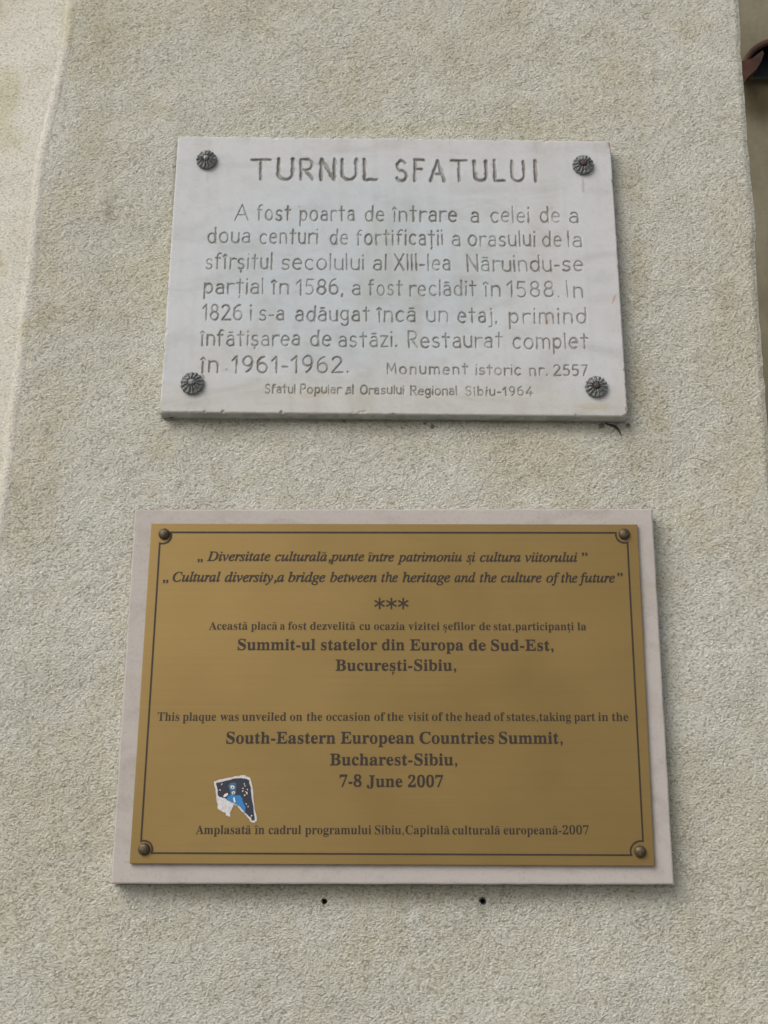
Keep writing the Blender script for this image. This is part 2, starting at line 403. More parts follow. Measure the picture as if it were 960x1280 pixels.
pw = build('pane', [v + np.array([0, 0, 0]) for v in V], [[0, i, i + 1] for i in range(1, 29)], M['glass'], None, False)
pw.parent = win
for v in pw.data.vertices: pass
sp = [bpx(x, y, .1) for x, y in [(926, 77), (940, 73), (953, 63), (955, 66), (952, 76), (945, 87), (934, 97), (930, 105), (927, 100)]]
V = [p for p in sp] + [p + np.array([0, .025, 0]) for p in sp]; n = len(sp)
sh_ = build('shutter', V, [list(range(n))[::-1], [n + i for i in range(n)]] + [[i, (i + 1) % n, n + (i + 1) % n, n + i] for i in range(n)], M['wood'], None, False); sh_.parent = win
def boxv(x0, x1, y0, y1, z0, z1):
    V = [(x, y, z) for x in (x0, x1) for y in (y0, y1) for z in (z0, z1)]
    return V, [[0, 1, 3, 2], [4, 6, 7, 5], [0, 4, 5, 1], [2, 3, 7, 6], [0, 2, 6, 4], [1, 5, 7, 3]]
pa = bpx(938, 93.5, .012); pb = bpx(1030, 95.5, .012)
V, Fc = boxv(pa[0], pb[0], D + BD - .012, D + BD + .005, pb[2], pa[2]); s_ = build('sill', V, Fc, M['sill'], None, False); s_.parent = win
for o in (pw, sh_, s_):   # children of a child: keep world placement
    o.location = (0, 0, 0)
def rebase(o, base):
    for v in o.data.vertices: v.co -= Vector(base)
for o in (pw, sh_, s_): rebase(o, tuple(rear.location))

# ------------------------------------------------------------------ single-line lettering for the carved marble
def A(cx, cy, rx, ry, a0, a1, n=14):
    return [(cx + rx * math.cos(R(a0 + (a1 - a0) * i / n)), cy + ry * math.sin(R(a0 + (a1 - a0) * i / n))) for i in range(n + 1)]
X = .66
def bowl(cx, r=.19): return A(cx, X / 2, r, X / 2, 0, 360, 20)
LC = {
 'o': (.42, [A(.21, .33, .20, .33, 0, 360, 20)]),
 'a': (.36, [[(.34, 0), (.34, .46)] + A(.19, .46, .15, .19, 0, 150, 8), A(.17, .19, .155, .19, 70, 300, 12) + [(.34, .07)], [(.34, .38), (.2, .375)]]),
 'c': (.36, [A(.21, .33, .19, .33, 48, 312)]),
 'e': (.38, [[(.03, .36), (.38, .36)] + A(.205, .35, .175, .30, 0, 180, 10) + A(.205, .30, .19, .30, 180, 310, 10)]),
 'd': (.40, [[(.38, .98), (.38, 0)], A(.20, .32, .18, .32, 0, 360, 18)]),
 'p': (.40, [[(.03, X), (.03, -.33)], A(.21, .34, .17, .31, 0, 360, 18)]),
 'b': (.40, [[(.03, .98), (.03, 0)], A(.21, .32, .18, .32, 0, 360, 18)]),
 'g': (.38, [A(.19, .36, .17, .29, 0, 360, 18), [(.36, X), (.36, -.05)] + A(.19, -.06, .17, .24, 0, -150, 8)]),
 'f': (.28, [[(.09, 0), (.09, .76)] + A(.22, .76, .13, .2, 180, 60, 7), [(0, X), (.24, X)]]),
 't': (.30, [[(.15, .92), (.15, 0)], [(0, X), (.30, X)]]),
 'l': (.04, [[(.02, .98), (.02, 0)]]),
 'i': (.04, [[(.02, .64), (.02, 0)], [(.02, .93), (.02, .90)]]),
 'j': (.16, [[(.14, X), (.14, -.14)] + A(.03, -.14, .11, .15, 0, -110, 6), [(.14, .90), (.14, .86)]]),
 'r': (.26, [[(.02, X), (.02, 0)], A(.22, .38, .20, .27, 175, 60, 7)]),
 'n': (.36, [[(.02, X), (.02, 0)], A(.19, .42, .17, .23, 180, 0, 10) + [(.36, 0)]]),
 'm': (.60, [[(.02, X), (.02, 0)], A(.165, .42, .145, .23, 180, 0, 9) + [(.31, 0)], A(.455, .42, .145, .23, 180, 0, 9) + [(.60, 0)]]),
 'u': (.36, [[(.02, X), (.02, .22)] + A(.19, .22, .17, .22, 180, 360, 10), [(.36, X), (.36, 0)]]),
 's': (.32, [A(.17, .485, .14, .165, 35, 250, 9) + A(.155, .165, .155, .165, 80, -150, 10)]),
 'z': (.32, [[(.01, X), (.31, X), (.01, 0), (.32, 0)]]),
 '-': (.20, [[(.0, .33), (.2, .33)]]), '.': (.04, [[(.02, .0), (.02, .03)]]), ',': (.05, [[(.03, .05), (.0, -.12)]]),
 '1': (.22, [[(.0, .72), (.18, .97), (.18, 0)]]),
 '2': (.42, [A(.20, .73, .18, .24, 160, -30, 10) + [(.0, 0), (.42, 0)]]),
 '4': (.44, [[(.30, .98), (0, .28), (.44, .28)], [(.31, .5), (.31, 0)]]),
 '5': (.40, [[(.36, .97), (.08, .97), (.04, .56)] + A(.17, .30, .20, .30, 110, -130, 12)]),
 '6': (.42, [A(.34, .55, .32, .42, 100, 180, 7) + [(.02, .30)], A(.21, .29, .19, .29, 0, 360, 18)]),
 '7': (.38, [[(0, .97), (.38, .97), (.12, 0)]]),
 '8': (.40, [A(.20, .74, .16, .23, 0, 360, 16), A(.20, .255, .19, .255, 0, 360, 16)]),
 '9': (.42, [A(.21, .68, .18, .29, 0, 360, 18), [(.39, .66)] + A(.08, .55, .31, .54, 8, -72, 8)]),
 'A': (.56, [[(0, 0), (.28, 1), (.56, 0)], [(.12, .34), (.44, .34)]]),
 'X': (.46, [[(0, 0), (.46, 1)], [(0, 1), (.46, 0)]]), 'I': (.04, [[(.02, 1), (.02, 0)]]),
 'N': (.46, [[(.02, 0), (.02, 1), (.46, 0), (.46, 1)]]),
 'M': (.56, [[(.02, 0), (.06, 1), (.29, .3), (.52, 1), (.56, 0)]]),
 'R': (.42, [[(.02, 0), (.02, 1)], [(.02, 1), (.18, 1)] + A(.20, .74, .20, .26, 90, -90, 9) + [(.02, .48)], [(.17, .48), (.42, 0)]]),
 'S': (.42, [A(.22, .74, .18, .25, 30, 250, 10) + A(.20, .25, .20, .26, 80, -155, 10)]),
 'P': (.40, [[(.02, 0), (.02, 1)], [(.02, 1), (.17, 1)] + A(.19, .73, .19, .27, 90, -90, 9) + [(.02, .46)]]),
 'O': (.52, [A(.26, .5, .25, .5, 0, 360, 22)]),
 'T': (.62, [[(0, 1), (.62, 1)], [(.31, 1), (.31, 0)]]),
 'U': (.52, [[(.02, 1), (.02, .30)] + A(.26, .28, .24, .28, 180, 360, 12) + [(.50, 1)]]),
 'L': (.40, [[(.02, 1), (.02, 0), (.40, 0)]]), 'F': (.36, [[(.02, 0), (.02, 1), (.36, 1)], [(.02, .56), (.28, .56)]]),
}
def acc(base, extra): w_, s_ = LC[base]; return (w_, s_ + extra)
LC['ă'] = acc('a', [[(.10, .83), (.28, .83)]])
LC['î'] = (.12, [[(.06, X), (.06, 0)], [(-.03, .78), (.06, .90), (.15, .78)]])
LC['ș'] = acc('s', [[(.17, -.12), (.15, -.2)]]); LC['ț'] = acc('t', [[(.16, -.14), (.13, -.25)]])

def word_segments(word, x0, x1, base, cap, hw_, jit=.35, li_=1):
    gl = [LC[c] for c in word]
    tw = sum(g[0] for g in gl) * cap
    sx = 1.0
    if len(gl) > 1:
        gap = (x1 - x0 - tw) / (len(gl) - 1)
        if gap < .13 * cap: sx = (x1 - x0 - .13 * cap * (len(gl) - 1)) / tw; gap = .13 * cap
        if gap > .23 * cap and li_: sx = min(1.5, (x1 - x0 - .23 * cap * (len(gl) - 1)) / tw); gap = (x1 - x0 - tw * sx) / (len(gl) - 1)
        if not li_: sx = (x1 - x0 - .37 * cap * (len(gl) - 1)) / tw; gap = .37 * cap
    else: sx = max(.6, (x1 - x0) / max(tw, .2 * cap)) if tw > .1 * cap else 1; gap = 0
    out = []; x = x0
    for gi, (w_, strokes) in enumerate(gl):
        jy = random.uniform(-jit, jit); js = random.uniform(.97, 1.03); sk = random.uniform(-.03, .02)
        for s in strokes:
            P_ = [(x + (u + v * sk) * cap * sx, v * cap * js - jy) for u, v in s]
            P_ = [(lean(a, base, b), base - b) for a, b in P_]
            hh = hw_ * random.uniform(.82, 1.15)
            out += [(P_[i], P_[i + 1], hh, gi) for i in range(len(P_) - 1)]
        x += w_ * cap * sx + gap
    return out
LINES = [
 ('TURNUL SFATULUI', 25.2, 2.4, [('TURNUL', 314.5, 470.5, 224.5), ('SFATULU', 496, 656, 226), ('I', 669.5, 672, 226.5)]),
 ('A fost poarta de întrare a celei de a', 19.3, 1.22, [('A', 294, 310, 275.2), ('fost', 322, 362.5, 275.4), ('poarta', 375, 443, 275.9), ('de', 456.7, 480, 276.2), ('întrare', 492, 571, 276.8), ('a', 589, 598.5, 277.4), ('celei', 614, 661.5, 277.7), ('de', 676, 700, 278), ('a', 712.5, 723, 278.2)]),
 ('doua centuri de fortificații a orasului de la', 19, 1.22, [('doua', 260.3, 312, 303.6), ('centuri', 325, 397, 304.4), ('de', 413, 434.5, 305.2), ('fortificații', 446, 553.7, 306), ('a', 566, 575.5, 307), ('orasului', 586, 669, 307.5), ('de', 679, 702, 308.2), ('la', 711, 727.5, 308.5)]),
 ('sfîrșitul secolului al XIII-lea Năruindu-se', 19.5, 1.22, [('sfîrșitul', 257.6, 340, 335.9), ('secolului', 352.4, 454.8, 336.8), ('al', 467, 483, 337.4), ('XIII-lea', 494, 563, 337.8), ('Năruindu-se', 584.8, 728.3, 338.9)]),
 ('parțial în 1586, a fost reclădit în 1588. In', 19.3, 1.22, [('parțial', 255, 329, 367.2), ('în', 340.8, 360.5, 367.6), ('1586,', 371.4, 428.8, 368), ('a', 441, 450.7, 368.5), ('fost', 461.5, 502.7, 368.8), ('reclădit', 512.5, 595, 369.6), ('în', 606.5, 625.4, 370.2), ('1588.', 635, 699, 370.8), ('In', 709.4, 728.3, 371.4)]),
 ('1826 i s-a adăugat încă un etaj, primind', 19.3, 1.22, [('1826', 253.5, 302.8, 400), ('i', 313.5, 317, 400), ('s-a', 324.5, 355, 400.3), ('adăugat', 370, 462, 401), ('încă', 473, 519.3, 401.8), ('un', 534, 559.6, 402.5), ('etaj,', 573.4, 621.4, 403), ('primind', 637, 733, 404.2)]),
 ('înfătișarea de astăzi. Restaurat complet', 19.6, 1.22, [('înfătișarea', 251.4, 374.6, 431.8), ('de', 388.4, 413.3, 432.6), ('astăzi.', 424, 496, 433.2), ('Restaurat', 511, 628, 434.4), ('complet', 641.7, 735, 435.8)]),
 ('în 1961-1962.', 20.6, 1.42, [('în', 251.4, 272, 465), ('1961-1962.', 290, 435.6, 465.6)]),
 ('Monument istoric nr. 2557', 13.2, 1.1, [('Monument', 484, 584.8, 467.6), ('istoric', 595.6, 651, 468.4), ('nr.', 662.8, 684.5, 469), ('2557', 693, 734.6, 469.4)]),
 ('Sfatul Popular al Orasului Regional Sibiu-1964', 11, 1.08, [('Sfatul', 331.5, 369, 491.4), ('Popular', 376, 426, 491.8), ('al', 433.7, 441.8, 492), ('Orasului', 451, 505, 492.6), ('Regional', 513.8, 571.3, 493.6), ('Sibiu-1964', 582.6, 666, 494.6)]),
]
S = float(px(600, 300, MH)[0] - px(500, 300, MH)[0]) / 100     # metres per photo pixel on the marble

plaque = thing('marble_plaque', 'weathered white marble plaque with carved Romanian inscription, upper of the two on the wall', 'plaque', (float(sum(p[0] for p in mq) / 4), D, float(mq[2][2])))
# height field of the carved face: quad coordinates u (right), v (down)
cell = .62
NB = 8
nU = int(math.ceil(575 / cell / NB)) * NB; nV = int(math.ceil(348 / cell / NB)) * NB
u = np.linspace(0, 1, nU + 1); v = np.linspace(0, 1, nV + 1)
UU, VV = np.meshgrid(u, v)
TL, TR, BRc, BL = [np.array([p[0], p[2]]) for p in mq]
G = ((1 - UU)[..., None] * (1 - VV)[..., None] * TL + UU[..., None] * (1 - VV)[..., None] * TR + UU[..., None] * VV[..., None] * BRc + (1 - UU)[..., None] * VV[..., None] * BL)
WX, WZ = G[..., 0], G[..., 1]
wid, hei = np.linalg.norm(TR - TL), np.linalg.norm(BL - TL)
HEAD = {}
DEPTH = np.zeros_like(WX); OWN = np.full(WX.shape, -1); DIRT = np.zeros_like(WX)
rag = 1 + .35 * (vnoise(WX, WZ, .004, 400) - .5) * 2
for li, (txt, cap, hwp, words) in enumerate(LINES):
    for wd, x0, x1, base in words:
        for p0, p1, hh, gi in word_segments(wd, x0, x1, base, cap, hwp, .35 if li else .25, li):
            oid = li if li else 100 + int(x0) + gi          # the tall heading: each letter is a part of its own
            if not li: HEAD[oid] = wd[gi]
            a = px(p0[0], p0[1], MH)[[0, 2]]; b = px(p1[0], p1[1], MH)[[0, 2]]
            hs_ = hh * S; mr = hs_ * 1.9
            # window of grid indices
            mn = np.minimum(a, b) - mr; mx = np.maximum(a, b) + mr
            i0 = max(0, int((mn[0] - TL[0]) / wid * nU) - 14 - 24); i1 = min(nU, int((mx[0] - TL[0]) / wid * nU) + 38)
            j0 = max(0, int((TL[1] - mx[1]) / hei * nV) - 20); j1 = min(nV, int((TL[1] - mn[1]) / hei * nV) + 20)
            sx_, sz_ = WX[j0:j1, i0:i1], WZ[j0:j1, i0:i1]
            ab = b - a; l2 = max(ab @ ab, 1e-12)
            t = np.clip(((sx_ - a[0]) * ab[0] + (sz_ - a[1]) * ab[1]) / l2, 0, 1)
            d = np.hypot(sx_ - a[0] - t * ab[0], sz_ - a[1] - t * ab[1]) * rag[j0:j1, i0:i1]
            dep = np.clip(1 - d / hs_, 0, 1) ** .75 * (hs_ * 1.05)
            o = OWN[j0:j1, i0:i1]; o[d < hs_ + .0009] = oid
            dd = DEPTH[j0:j1, i0:i1]; np.maximum(dd, dep, out=dd)
            dr = DIRT[j0:j1, i0:i1]; np.maximum(dr, 1 - sstep(hs_ * .55, hs_ * 1.25, d), out=dr)
# worn edges and chips
bd = np.minimum(np.minimum(UU * wid, (1 - UU) * wid), np.minimum(VV * hei, (1 - VV) * hei))
chip = .0010 + .0035 * sstep(.66, .9, fbm(WX, WZ, .012, 420, 3)) + .0008 * vnoise(WX, WZ, .003, 421)
def chip_at(x, y, r):
    p = px(x, y, MH); return np.clip(1 - np.hypot(WX - p[0], WZ - p[2]) / (r * S), 0, 1)
for x, y, r in [(765, 177, 9), (583, 175, 5), (787, 478, 5), (786, 495, 4), (199, 514, 6), (204, 440, 4), (770, 235, 4), (780, 410, 3), (784, 520, 6), (492, 519, 4), (420, 519, 3), (222, 171, 4)]:
    chip = chip + .0042 * chip_at(x, y, r)
ED = np.clip(chip - bd, 0, None) * .9
OWN[(bd < .0045)] = -1
# colour: cool and pale in the middle, pinkish edges, grime, orange scratches
MT = np.ones(WX.shape + (3,))
def mt(kk, rgb):
    for i in range(3): MT[..., i] *= 1 - kk * (1 - rgb[i])
mid = np.clip(1 - np.hypot((UU - .42) / .48, (VV - .5) / .5), 0, 1)
mt(sstep(0, .6, mid) * .9, (.91, .97, 1.0))
mt((1 - sstep(0, .10, np.minimum(VV, 1 - UU))) * .6, (1.0, .965, .945))
mt(sstep(.80, 1, VV + .16 * (fbm(WX, WZ, .04, 431, 3) - .5)) * .7, (.92, .88, .78))
mt(sstep(.52, .72, fbm(WX, WZ * .4, .05, 430, 4)) * .5, (.90, .87, .82))
mt(sstep(.55, .8, fbm(WX, WZ * .08, .010, 433, 2)) * .22, (.84, .80, .74))        # vertical rain streaks
mt(sstep(.62, .74, fbm(WX, WZ, .0035, 434, 2)) * .10, (.6, .56, .5))
def ell(x, y, rx_, ry_, ang, rgb, amt, soft=.5):
    p = px(x, y, MH); dx = (WX - p[0]) / S; dz = (WZ - p[2]) / S; ca, sa = math.cos(R(ang)), math.sin(R(ang))
    d = np.hypot((dx * ca + dz * sa) / rx_, (-dx * sa + dz * ca) / ry_) + .35 * (vnoise(WX, WZ, .003, 440) - .5)
    kk = (1 - sstep(soft, 1.1, d)) * amt; mt(kk, rgb); return kk
FORCE = np.zeros(WX.shape, bool)
for a in [(768, 372, 1.6, 6, -20, (.95, .50, .36), .8), (766, 378, 1.2, 3, -20, (.95, .5, .36), .6), (684, 402, 3.2, 5.5, -25, (.95, .62, .45), .6), (781, 424, 2, 4, 0, (.95, .55, .42), .6),
          (763, 181, 8, 5, -35, (.95, .62, .52), .7), (740, 175, 20, 3, 0, (.97, .72, .62), .5), (729, 232, 2.2, 14, 0, (.66, .55, .52), .6), (596, 218, 3, 6, 0, (.6, .55, .5), .45),
          (259, 222, 2.5, 8, 0, (.82, .72, .66), .45), (396, 492, 26, 7, 5, (.85, .79, .66), .5), (433, 492, 2.5, 2.5, 0, (.3, .28, .25), .9), (742, 508, 26, 5, 0, (.90, .84, .68), .6), (615, 205, 2, 2, 0, (.5, .45, .42), .6),
          (283, 462, 2, 2, 0, (.5, .47, .42), .6), (254, 470, 1.6, 4.5, 30, (.42, .4, .36), .7), (690, 260, 2.5, 3, 0, (.9, .6, .5), .4), (374, 258, 1.2, 1.2, 0, (.4, .38, .35), .8), (396, 205, 1.6, 3, 10, (.7, .66, .6), .5), (493, 520, 3, 3, 0, (.35, .36, .28), .9)]:
    FORCE |= ell(*a) > .05
mt(sstep(.0002, .0022, ED) * .35, (.78, .76, .70))
gd = DIRT * (.78 + .7 * (fbm(WX, WZ, .012, 450, 3) - .5) * 1.6)
mt(np.clip(gd, 0, 1), (.42, .385, .34))
HT = MH - DEPTH - ED
VM = np.stack([WX, D - HT, WZ], -1).reshape(-1, 3)
TM = MT.reshape(-1, 3)
ix = np.arange((nV + 1) * (nU + 1)).reshape(nV + 1, nU + 1)
blk = lambda a: a.reshape(nV // NB, NB, nU // NB, NB).any((1, 3))
act = (DEPTH > 0) | (ED > 0) | (OWN >= 0) | (bd < .008) | FORCE
actc = act[:-1, :-1] | act[1:, 1:] | act[:-1, 1:] | act[1:, :-1]
fineB = blk(actc); fineC = np.repeat(np.repeat(fineB, NB, 0), NB, 1)
Q = np.stack([ix[:-1, :-1], ix[1:, :-1], ix[1:, 1:], ix[:-1, 1:]], -1)
cb = ix[::NB, ::NB]; QB = np.stack([cb[:-1, :-1], cb[1:, :-1], cb[1:, 1:], cb[:-1, 1:]], -1)[~fineB]
ownc = np.maximum(np.maximum(OWN[:-1, :-1], OWN[1:, 1:]), np.maximum(OWN[:-1, 1:], OWN[1:, :-1]))
def sub(name, faces, par, extraV=None, extraF=None, extraT=None):
    used, inv = np.unique(faces, return_inverse=True); Vs = VM[used]; Ts = TM[used]; Fs = inv.reshape(-1, 4)
    if extraV is not None:
        Fs = np.vstack([Fs, extraF + len(Vs)]); Vs = np.vstack([Vs, extraV]); Ts = np.vstack([Ts, extraT])
    return build(name, Vs, Fs, M['marble'], par, True, Ts)
# skirt: the slab's edges back to the wall
ring = np.concatenate([ix[0, :], ix[1:, -1], ix[-1, -2::-1], ix[-2:0:-1, 0]])
EV = []; ET = []
nr = len(ring)
for lev, (fr, inn) in enumerate([(0, 0), (.3, .0), (.7, .0003), (1.0, .0006)]):
    p = VM[ring].copy(); c_ = np.array([WX.mean(), 0, WZ.mean()]); p[:, 1] = p[:, 1] * (1 - fr) + (D + .004) * fr
    p[:, 0] += (vnoise(p[:, 0] + p[:, 2], p[:, 1], .006, 500) - .5) * .001 * (fr > 0); p[:, 2] += (vnoise(p[:, 0] - p[:, 2], p[:, 1], .006, 501) - .5) * .0016 * (fr > 0)
    EV.append(p); t = np.ones((nr, 3)) * np.array([.97, .97, .86]); t *= (1 - .25 * sstep(.45, .7, fbm(p[:, 0] + p[:, 2], p[:, 1], .01, 502, 2)))[:, None]; ET.append(t)
EV = np.vstack(EV); ET = np.vstack(ET)
EF = np.array([[l * nr + k, l * nr + (k + 1) % nr, (l + 1) * nr + (k + 1) % nr, (l + 1) * nr + k] for l in range(3) for k in range(nr)])
sub('marble_slab', np.vstack([Q[fineC & (ownc < 0)], QB]), plaque, EV, EF, ET)
for oid, ch in sorted(HEAD.items()):
    o = sub('carved_letter', Q[fineC & (ownc == oid)], plaque); o['label'] = 'large carved heading letter ' + ch
for li, (txt, *_r) in enumerate(LINES):
    if li == 0: continue
    o = sub('carved_lettering', Q[fineC & (ownc == li)], plaque)
    o['label'] = 'carved line reading ' + txt

# rosette caps over the fixings
def rosette(cx_, cy_, rpx, rot, seed):
    c = px(cx_, cy_, MH); r = rpx * S; rs = random.Random(seed)
    n = 96; prof = [(1.0, -.002), (1.0, .003), (.97, .0048), (.90, .0058), (.80, .0052), (.66, .0066), (.5, .0078), (.38, .0076), (.33, .0058), (.28, .0056)]
    V = []; Fc = []
    ph = [rs.uniform(.7, 1.3) for _ in range(16)]
    for i, (f, d) in enumerate(prof):
        for k in range(n):
            a = 2 * math.pi * k / n; pet = math.cos(a * 14 + rot)
            dd = d + (.0014 * pet * ph[int(a / 2 / math.pi * 14) % 14] if .35 < f < .95 else 0) + rs.uniform(-.0003, .0003)
            ff = f * (1 + (.035 * pet + rs.uniform(-.015, .015) if f > .9 else 0))
            V.append((c[0] + r * ff * math.cos(a), D - MH - dd, c[2] + r * ff * math.sin(a)))
    for i in range(len(prof) - 1):
        for k in range(n): Fc.append([i * n + k, i * n + (k + 1) % n, (i + 1) * n + (k + 1) % n, (i + 1) * n + k])
    ro = build('rosette_cap', V, Fc, M['rosette'], plaque, True)
    V, Fc = lathe(c[0], D - MH, c[2], [(r * .30, .004), (r * .30, .0085), (r * .24, .0098), (r * .12, .0104), (.0001, .0105)], 20)
    b = build('screw_head', V, Fc, M['rust_centre'] if seed in (2, 4) else M['rosette'], None, True)
    rebase(b, tuple(plaque.location)); b.parent = ro
    return ro
rosette(258.5, 201, 12.8, .3, 1); rosette(728.5, 207.3, 13.2, 1.1, 2); rosette(240.5, 480, 13.9, 2., 3); rosette(745, 484.3, 13.4, .8, 4)

# ------------------------------------------------------------------ brass plaque on its stone slab
brass = thing('brass_plaque', 'gold coloured brass plaque with dark serif lettering screwed onto a pale pinkish stone slab', 'plaque', (float(sum(p[0] for p in sq) / 4), D, float(sq[2][2])))
def slab(name, quad_px, h0, h1, bev, mt_, par, nseg=40, wob=0.):
    """bevelled plate: quad corners (photo pixels) on plane h1, back on plane h0"""
    P4 = [px(a, b, h1) for a, b in quad_px]; rs = np.random.RandomState(3)
    cen = sum(P4) / 4; ringp = []
    for i in range(4):
        for k in range(nseg): ringp.append(P4[i] + (P4[(i + 1) % 4] - P4[i]) * k / nseg)
    ringp = np.array(ringp); n = len(ringp)
    wv = wob * (vnoise(ringp[:, 0] * 1 + ringp[:, 2] * 1.3, ringp[:, 0] * 0, .012, 600) - .5)
    dirs = np.zeros_like(ringp)
    for i in range(n):
        seg = i // nseg; dirs[i] = [(0, 0, 1), (1, 0, 0), (0, 0, -1), (-1, 0, 0)][seg]
        if i % nseg == 0: dirs[i] = np.array([(0, 0, 1), (1, 0, 0), (0, 0, -1), (-1, 0, 0)][seg]) + np.array([(0, 0, 1), (1, 0, 0), (0, 0, -1), (-1, 0, 0)][seg - 1])
    V = []
    for inn, dep in ((0, h0), (0, h1 - bev), (bev * .3, h1 - bev * .3), (bev, h1)):
        p = ringp - dirs * (inn) + dirs * wv[:, None]; p[:, 1] = D - dep; V.append(p)
    V = np.vstack(V); Fc = []
    for l in range(3):
        for k in range(n): Fc.append([l * n + k, (l + 1) * n + k, (l + 1) * n + (k + 1) % n, l * n + (k + 1) % n])
    Fc.append([3 * n + k for k in range(n)][::-1]); 
    o = build(name, V, Fc, mt_, par, False); return o
slab('stone_slab', [(168.5, 636.5), (815.6, 635.6), (843, 1105.9), (138.2, 1104.9)], -.004, SH, .0022, M['stone'], brass, wob=.0008)
PH = SH + .0052
pq = [(189.2, 654.5), (796.8, 655.5), (818.3, 1082.4), (161.9, 1079.4)]
slab('brass_plate', pq, SH + .0012, PH, .0005, M['brass'], brass)
# border line with corners turned in round the screws
scr = [(205, 667.3), (780.5, 667.3), (800.5, 1064.5), (179.8, 1061.5)]
crn = [[(199.7, 679), (213.5, 665.4)], [(769.8, 666), (784.4, 678)], [(803.8, 1051.5), (789.4, 1069)], [(189.5, 1066.3), (176.3, 1051.5)]]
path = []
for (cx_, cy_), (pa_, pb_) in zip(scr, crn):
    a0_ = math.atan2(pa_[1] - cy_, pa_[0] - cx_); a1_ = math.atan2(pb_[1] - cy_, pb_[0] - cx_)
    r0_ = math.hypot(pa_[0] - cx_, pa_[1] - cy_); r1_ = math.hypot(pb_[0] - cx_, pb_[1] - cy_)
    inward = math.atan2(870 - cy_, 490 - cx_)
    cand = [(a1_ - a0_) % (2 * math.pi), (a1_ - a0_) % (2 * math.pi) - 2 * math.pi]
    dlt = min(cand, key=lambda d_: abs(((a0_ + d_ / 2) - inward + math.pi) % (2 * math.pi) - math.pi))
    for k in range(13):
        t = k / 12; a_ = a0_ + dlt * t; r_ = r0_ + (r1_ - r0_) * t; path.append((cx_ + r_ * math.cos(a_), cy_ + r_ * math.sin(a_)))
def ribbon(path, hw_, h, closed=True):
    n = len(path); V = []; Fc = []
    for i in range(n):
        p0 = np.array(path[(i - 1) % n]); p1 = np.array(path[i]); p2 = np.array(path[(i + 1) % n])
        d1 = (p1 - p0) / np.linalg.norm(p1 - p0); d2 = (p2 - p1) / np.linalg.norm(p2 - p1)
        nn = np.array([-(d1 + d2)[1], (d1 + d2)[0]]); nn /= np.linalg.norm(nn); k = 1 / max(.5, nn @ np.array([-d1[1], d1[0]]))
        for s_ in (-1, 1): q_ = p1 + nn * hw_ * k * s_; V.append(px(q_[0], q_[1], h))
    for i in range(n): j = (i + 1) % n; Fc.append([2 * i, 2 * j, 2 * j + 1, 2 * i + 1])
    return V, Fc
V, Fc = ribbon(path, 1.15, PH + .0002); build('border_line', V, Fc, M['ink'], brass, False)
for (cx_, cy_) in scr:
    c = px(cx_, cy_, PH + .002); r = 6.5 * S
    V, Fc = lathe(c[0], D - PH, c[2], [(r * .92, -.0005), (r, .0006), (r, .0016)] + [(r * math.cos(R(a)), .0016 + r * .62 * math.sin(R(a))) for a in range(12, 90, 13)] + [(.0001, .0016 + r * .62)], 28)
    build('dome_screw', V, Fc, M['screw'], brass, True)

# ---- serif letters: outlines of Blender's own built-in font, reshaped
def style(ch, st):
    o = ord(ch)
    if st == 'b':
        if 'A' <= ch <= 'Z': return chr(0x1d400 + o - 65)
        if 'a' <= ch <= 'z': return chr(0x1d41a + o - 97)
        if '0' <= ch <= '9': return chr(0x1d7ce + o - 48)
    elif ch == 'h': return '\u210e'
    else:
        if 'A' <= ch <= 'Z': return chr(0x1d434 + o - 65)
        if 'a' <= ch <= 'z': return chr(0x1d44e + o - 97)
    return ch
_tc = bpy.data.curves.new('scratch_text', 'FONT'); _to = bpy.data.objects.new('scratch_text', _tc); C.collection.objects.link(_to)
_tc.resolution_u = 3
def raw(s, off):
    _tc.body = s; _tc.offset = off
    bpy.context.view_layer.update()
    dg = bpy.context.evaluated_depsgraph_get(); e = _to.evaluated_get(dg); me = e.to_mesh()
    V = np.array([v.co[:2] for v in me.vertices]).reshape(-1, 2); Fc = [list(p.vertices) for p in me.polygons]
    e.to_mesh_clear(); return V, Fc
_g = {}
MARK = {'ă': 'a', 'ș': 's', 'ț': 't', 'î': 'i'}
